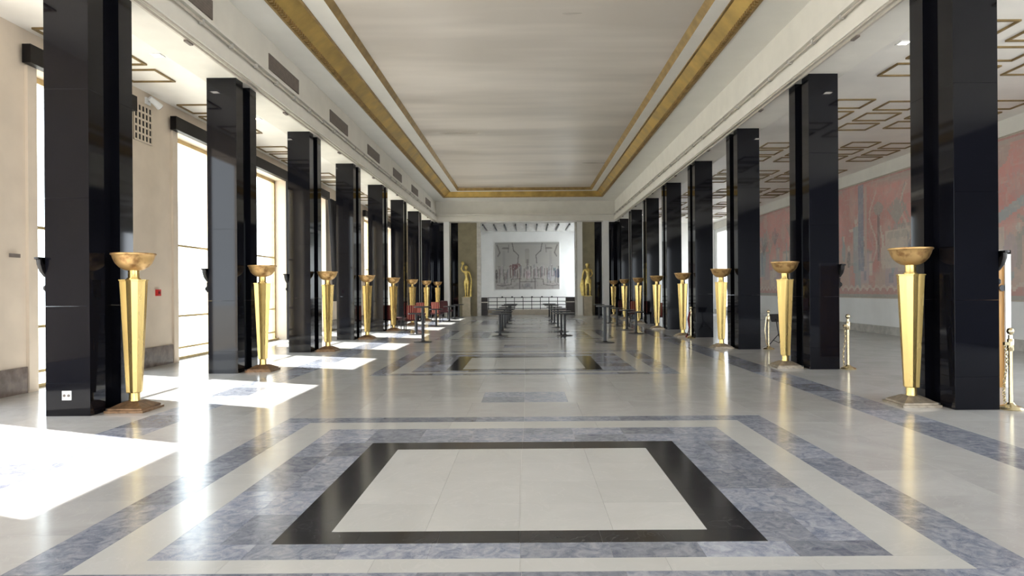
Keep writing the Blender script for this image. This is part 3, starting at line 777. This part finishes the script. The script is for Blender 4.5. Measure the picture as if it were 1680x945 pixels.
# ------------------------------------------------------------------ tables
def table(label, x, y, h, rt, group):
    t = thing('pedestal_table', label, 'table', (x, y, 0), 0, group)
    MB().lathe([(rt - 0.01, h - 0.04), (rt, h - 0.032), (rt, h - 0.006), (rt - 0.008, h)], 28).build('table_top', M['dark_metal'], t)
    MB().lathe([(0.045, 0.02), (0.045, h - 0.03)], 14).build('post', M['dark_metal'], t, True)
    MB().lathe([(0.28, 0.0), (0.28, 0.014), (0.08, 0.035), (0.055, 0.06)], 28).build('foot', M['dark_metal'], t)
    MB().lathe([(0.05, h - 0.05), (0.12, h - 0.031)], 16).build('top_plate', M['dark_metal'], t)
    return t
table('tall black bar table standing alone at the end of the left sunlit floor', -3.24, 20.5, 1.12, 0.27, 'tall bar tables')
table('tall black bar table standing alone on the right of the middle rows', 2.35, 19.8, 1.12, 0.27, 'tall bar tables')
for i, y in enumerate((23.0, 25.2, 28.0, 31.5, 35.0, 38.6)):
    table('low black round table, %s in the row left of the centre line' % nth(i), -0.94, y, 0.80, 0.40, 'tables in the two middle rows')
    table('low black round table, %s in the row right of the centre line' % nth(i), 1.32, y, 0.80, 0.38, 'tables in the two middle rows')
for i, y in enumerate((24.1, 29.4, 34.4, 36.9, 39.2)):
    table('black round table, %s along the window side columns' % nth(i), -4.05, y, 0.79, 0.3, 'tables beside the left columns')
for i, y in enumerate((23.8, 26.0, 28.8, 31.4, 36.0)):
    table('black round table, %s along the mural side columns' % nth(i), 3.95, y, 0.80, 0.3, 'tables beside the right columns')

# ------------------------------------------------------------------ chairs
def chair(label, x, y, rz, fab, group):
    t = thing('upholstered_chair', label, 'chair', (x, y, 0), rz, group)
    for dx in (-0.23, 0.23):
        for dy in (-0.22, 0.22): MB().tube([(dx, dy, 0), (dx * 0.95, dy * 0.95, 0.40)], [0.018, 0.024], 8).build('leg', M['dark_wood'], t)
    rr = []
    for z, i in ((0.38, 0.02), (0.40, 0.0), (0.48, 0.0), (0.50, 0.03)):
        a = 0.27 - i; rr.append([(-a, -a, z), (a, -a, z), (a, a, z), (-a, a, z)])
    MB().rings(rr).build('seat', M['wine'], t)
    rr = []
    for z, w_, y0_, th in ((0.44, 0.19, 0.20, 0.06), (0.7, 0.21, 0.235, 0.06), (0.98, 0.21, 0.285, 0.05), (1.02, 0.18, 0.295, 0.04)):
        rr.append([(-w_, y0_, z), (-w_ * .5, y0_ + .015, z), (w_ * .5, y0_ + .015, z), (w_, y0_, z), (w_, y0_ + th, z), (w_ * .5, y0_ + th + .015, z), (-w_ * .5, y0_ + th + .015, z), (-w_, y0_ + th, z)])
    MB().rings(rr).build('backrest', fab, t)
    return t
G = 'red chairs near the columns'
chair('red striped chair in front of the fifth left torch', -4.75, 26.9, R(200), M['stripe'], G)
chair('red striped chair half hidden behind the fifth left torch', -5.55, 27.5, R(170), M['stripe'], G)
chair('red striped chair between the sixth and seventh left columns', -5.35, 33.0, R(190), M['stripe'], G)
chair('red striped chair just before the seventh left column', -4.65, 34.1, R(170), M['stripe'], G)
chair('wine red chair beside the last left torch', -4.65, 38.2, R(160), M['wine'], G)
chair('wine red chair in the far left corner by the white pilaster', -4.65, 37.0, R(180), M['wine'], G)
chair('red striped chair seen between the fifth and sixth right torches', 5.85, 28.6, R(190), M['stripe'], G)
chair('red striped chair behind the sixth right torch', 5.35, 32.6, R(170), M['stripe'], G)
chair('wine red chair farthest along the right colonnade', 5.25, 36.6, R(180), M['wine'], G)

# ------------------------------------------------------------------ stanchions with ropes and chains
def stanchion(label, x, y, h=1.0):
    t = thing('stanchion', label, 'stanchion', (x, y, 0), 0, 'brass barrier posts')
    MB().lathe([(0.145, 0.0), (0.15, 0.012), (0.135, 0.03), (0.09, 0.05), (0.05, 0.07), (0.035, 0.09)], 28).build('foot', M['brass'], t, True)
    MB().lathe([(0.026, 0.06), (0.026, h - 0.06)], 16).build('pole', M['brass'], t, True)
    MB().lathe([(0.034, h - 0.27), (0.04, h - 0.26), (0.04, h - 0.12), (0.034, h - 0.11)], 16).build('collar', M['brass'], t, True)
    MB().lathe([(0.012, h - 0.055), (0.035, h - 0.04), (0.045, h - 0.01), (0.035, h + 0.02), (0.012, h + 0.035)], 18).build('ball', M['brass'], t, True)
    return t
st1 = stanchion('brass barrier post at the foot of the nearest right column', 6.315, 8.6, 1.03)
st2 = stanchion('brass barrier post at the foot of the second right column', 6.32, 12.96, 1.05)
st3 = stanchion('brass barrier post beside the third right column', 6.35, 17.3, 1.0)
st4 = stanchion('brass barrier post with a dark red rope by the fourth right torch', 5.33, 21.4, 1.0)
def links(t, pts, r=0.011, m=None, nm='chain'):
    MB().tube(pts, r, 6).build(nm, m or M['brass'], t, True)
for t, dz in ((st1, 0), (st2, 0)):
    for i in range(16):
        z = 0.84 - i * 0.05
        mb = MB(); rr = []
        x_ = -0.085 + 0.02 * math.sin(i * 0.4)
        pts = []
        for j in range(9):
            a = 2 * math.pi * j / 8
            pts.append((x_ + (0.016 * math.cos(a) if i % 2 else 0), -0.02 + (0 if i % 2 else 0.016 * math.cos(a)), z + 0.032 * math.sin(a)))
        mb.tube(pts, 0.006, 5); mb.build('chain_link', M['brass'], t)
    MB().box(-0.10, -0.03, -0.04, 0.0, 0.84, 0.88).build('hook', M['brass'], t)
links(st3, [(-0.06, -0.02, 0.86), (-0.10, -0.02, 0.5), (-0.07, -0.02, 0.16), (-0.03, -0.03, 0.1)], 0.015, M['brass'], 'rope')
links(st4, [(-0.04, -0.03, 0.86), (-0.10, -0.05, 0.62), (-0.06, -0.05, 0.35), (-0.13, -0.06, 0.1), (-0.18, -0.06, 0.04)], 0.028, M['rope'], 'rope')

# black folding stand behind the third post
ms = thing('music_stand', 'black folding tripod stand behind the third brass post', 'stand', (6.85, 17.9, 0))
MB().tube([(0, 0, 0.3), (-0.08, 0, 0.78)], 0.012, 8).build('pole', M['dark_metal'], ms)
for a in (R(20), R(140), R(262)):
    lg = MB().tube([(0.30 * math.cos(a), 0.30 * math.sin(a), 0.01), (0, 0, 0.36)], 0.011, 6).build('leg', M['dark_metal'], ms)
    MB().tube([(0.16 * math.cos(a), 0.16 * math.sin(a), 0.19), (0, 0, 0.12)], 0.008, 6).build('brace', M['dark_metal'], lg)
MB().rings([[(-0.2, -0.02, 0.70), (0.06, -0.02, 0.70), (0.12, 0.10, 0.90), (-0.26, 0.10, 0.90)], [(-0.2, 0.0, 0.69), (0.06, 0.0, 0.69), (0.12, 0.12, 0.89), (-0.26, 0.12, 0.89)]]).build('desk', M['dark_metal'], ms)

# wooden panel with a white edge behind the nearest right column
pn = thing('standing_panel', 'orange wooden panel with a white edge behind the nearest right column', 'panel', (7.28, 10.5, 0))
MB().box(-0.42, 0.32, -0.02, 0.02, 0.0, 2.12).build('board', M['oak'], pn)
MB().box(0.32, 0.41, -0.05, 0.05, 0.0, 2.18).build('white_edge', M['white'], pn)
MB().box(-0.42, 0.41, -0.05, 0.05, 2.12, 2.18).build('white_edge', M['white'], pn)
MB().lathe([(0.05, 0), (0.05, 0.02)], 16).build('handle_hole', M['dark_metal'], pn, loc=(0.285, -0.02, 1.58)).rotation_euler = (R(90), 0, 0)

# ------------------------------------------------------------------ statues
def figure(name, parent, verts, edges, mtl):
    me = bpy.data.meshes.new(name)
    me.from_pydata([v[:3] for v in verts], edges, [])
    o = obj(name, me, parent)
    sm = o.modifiers.new('skin', 'SKIN'); sm.use_smooth_shade = True
    sv = me.skin_vertices[0].data
    for i, v in enumerate(verts):
        sv[i].radius = (v[3], v[4] if len(v) > 4 else v[3]); sv[i].use_root = (i == 0)
    ss = o.modifiers.new('smooth', 'SUBSURF'); ss.levels = 2; ss.render_levels = 2
    me.materials.append(mtl)
    return o
def head(parent, x, y, z, r, mtl):
    mb = MB()
    prof = [(0.02, -1.25), (0.55, -1.1), (0.78, -0.6), (0.88, 0.0), (0.92, 0.5), (0.75, 0.95), (0.4, 1.2), (0.03, 1.28)]
    rr = []
    for pr, pz in prof:
        ring_ = []
        for j in range(20):
            a = 2 * math.pi * j / 20
            px, py = pr * math.cos(a), pr * 1.08 * math.sin(a)
            if math.sin(a) < -0.95 and -0.7 < pz < 0.3: py -= 0.22          # nose ridge
            ring_.append((x + px * r, y + py * r, z + pz * r))
        rr.append(ring_)
    mb.rings(rr); return mb.build('head', mtl, parent, True)
def plinth(label, x):
    t = thing('plinth', label, 'plinth', (x, 40.75, 0), 0, 'plinths of the statues')
    MB().box(-0.27, 0.27, -0.22, 0.22, 0.0, 0.08).build('base', M['plinth'], t)
    MB().box(-0.25, 0.25, -0.2, 0.2, 0.08, 1.14).build('shaft', M['plinth'], t)
    MB().box(-0.27, 0.27, -0.22, 0.22, 1.14, 1.2).build('cap', M['plinth'], t)
plinth('olive stone plinth under the gilded female statue on the left', -3.72)
plinth('olive stone plinth under the gilded male statue on the right', 3.78)
GM = mat('gilded_statue', (0.90, 0.68, 0.24), 0.42, metal=0.7, var=0.2, scale=6)
s1 = thing('gilded_statue', 'gilded statue of a standing woman raising one arm, left of the portal', 'statue', (-3.72, 40.75, 1.201), 0, 'gilded statues by the portal')
V = [(0.0, 0, 1.00, 0.17, 0.13), (0.01, 0, 1.14, 0.145, 0.11), (0.0, 0, 1.28, 0.125, 0.10), (-0.01, -0.01, 1.42, 0.155, 0.12), (-0.02, 0, 1.55, 0.13, 0.10), (-0.02, 0, 1.64, 0.05),
     (-0.10, 0, 0.88, 0.105), (-0.07, -0.03, 0.50, 0.065), (-0.05, 0.0, 0.28, 0.058), (-0.06, 0.0, 0.07, 0.036), (-0.07, -0.10, 0.03, 0.035),
     (0.10, 0, 0.88, 0.105), (0.08, -0.05, 0.50, 0.065), (0.07, 0.0, 0.28, 0.055), (0.07, 0.02, 0.07, 0.036), (0.09, -0.09, 0.03, 0.035),
     (-0.20, 0, 1.56, 0.052), (-0.32, -0.03, 1.74, 0.043), (-0.25, -0.05, 1.95, 0.033), (-0.22, -0.05, 2.04, 0.03),
     (0.17, 0, 1.55, 0.052), (0.25, 0.0, 1.30, 0.043), (0.30, -0.05, 1.08, 0.033), (0.30, -0.06, 0.98, 0.03)]
E = [(0, 1), (1, 2), (2, 3), (3, 4), (4, 5), (0, 6), (6, 7), (7, 8), (8, 9), (9, 10), (0, 11), (11, 12), (12, 13), (13, 14), (14, 15), (4, 16), (16, 17), (17, 18), (18, 19), (4, 20), (20, 21), (21, 22), (22, 23)]
figure('body', s1, V, E, GM); head(s1, -0.03, -0.02, 1.79, 0.105, GM)
MB().lathe([(0.115, 1.80), (0.125, 1.86), (0.09, 1.92), (0.02, 1.94)], 16, -0.03, 0.01).build('hair', GM, s1, True)
mb = MB(); rr = []
for z, x_, w_ in ((0.02, 0.24, 0.07), (0.4, 0.25, 0.06), (0.75, 0.28, 0.05), (1.02, 0.30, 0.03)):
    rr.append([(x_ + w_ * math.cos(a) * (1 + .3 * math.sin(3 * a)), 0.03 + w_ * math.sin(a), z) for a in [2 * math.pi * j / 16 for j in range(16)]])
mb.rings(rr).build('drapery', GM, s1, True)
MB().lathe([(0.05, -0.1), (0.10, 0.0), (0.07, 0.09), (0.02, 0.13)], 12).build('held_bundle', GM, s1, True, loc=(-0.22, -0.05, 2.08))
MB().lathe([(0.22, 0.0), (0.22, 0.03), (0.19, 0.035)], 20).build('base', GM, s1)
s2 = thing('gilded_statue', 'gilded statue of a standing man with a draped support, right of the portal', 'statue', (3.78, 40.75, 1.201), 0, 'gilded statues by the portal')
V = [(0.03, 0, 1.02, 0.17, 0.13), (0.02, 0, 1.16, 0.155, 0.12), (0.02, 0, 1.30, 0.15, 0.11), (0.01, -0.01, 1.46, 0.19, 0.135), (0.0, 0, 1.62, 0.16, 0.11), (0.0, 0, 1.72, 0.06),
     (-0.09, 0, 0.90, 0.11), (-0.09, -0.03, 0.52, 0.075), (-0.10, 0.0, 0.28, 0.065), (-0.10, 0.0, 0.07, 0.042), (-0.11, -0.11, 0.03, 0.04),
     (0.14, 0, 0.90, 0.11), (0.15, -0.06, 0.52, 0.075), (0.14, 0.0, 0.28, 0.062), (0.14, 0.02, 0.07, 0.042), (0.16, -0.1, 0.03, 0.04),
     (-0.22, 0, 1.62, 0.065), (-0.29, 0.0, 1.36, 0.052), (-0.33, -0.06, 1.12, 0.04), (-0.34, -0.07, 1.02, 0.036),
     (0.22, 0, 1.62, 0.065), (0.30, 0.02, 1.38, 0.052), (0.20, -0.13, 1.22, 0.04), (0.13, -0.16, 1.22, 0.036)]
figure('body', s2, V, E, GM); head(s2, -0.01, -0.02, 1.88, 0.115, GM)
MB().lathe([(0.125, 1.89), (0.135, 1.95), (0.10, 2.02), (0.02, 2.04)], 16, -0.01, 0.01).build('hair', GM, s2, True)
mb = MB(); rr = []
for z, x_, w_ in ((0.02, -0.26, 0.10), (0.35, -0.29, 0.13), (0.62, -0.31, 0.15), (0.85, -0.31, 0.11), (1.08, -0.32, 0.05)):
    rr.append([(x_ + w_ * math.cos(a) * (1 + .25 * math.sin(4 * a)), 0.05 + w_ * math.sin(a), z) for a in [2 * math.pi * j / 20 for j in range(20)]])
mb.rings(rr).build('drapery', GM, s2, True)
mb = MB(); rr = []
for z, w_ in ((0.78, 0.20), (0.95, 0.20), (1.08, 0.18)):
    rr.append([(0.03 + w_ * math.cos(a), w_ * 0.75 * math.sin(a), z) for a in [2 * math.pi * j / 16 for j in range(16)]])
mb.rings(rr).build('loincloth', GM, s2, True)
MB().lathe([(0.24, 0.0), (0.24, 0.03), (0.21, 0.035)], 20).build('base', GM, s2)
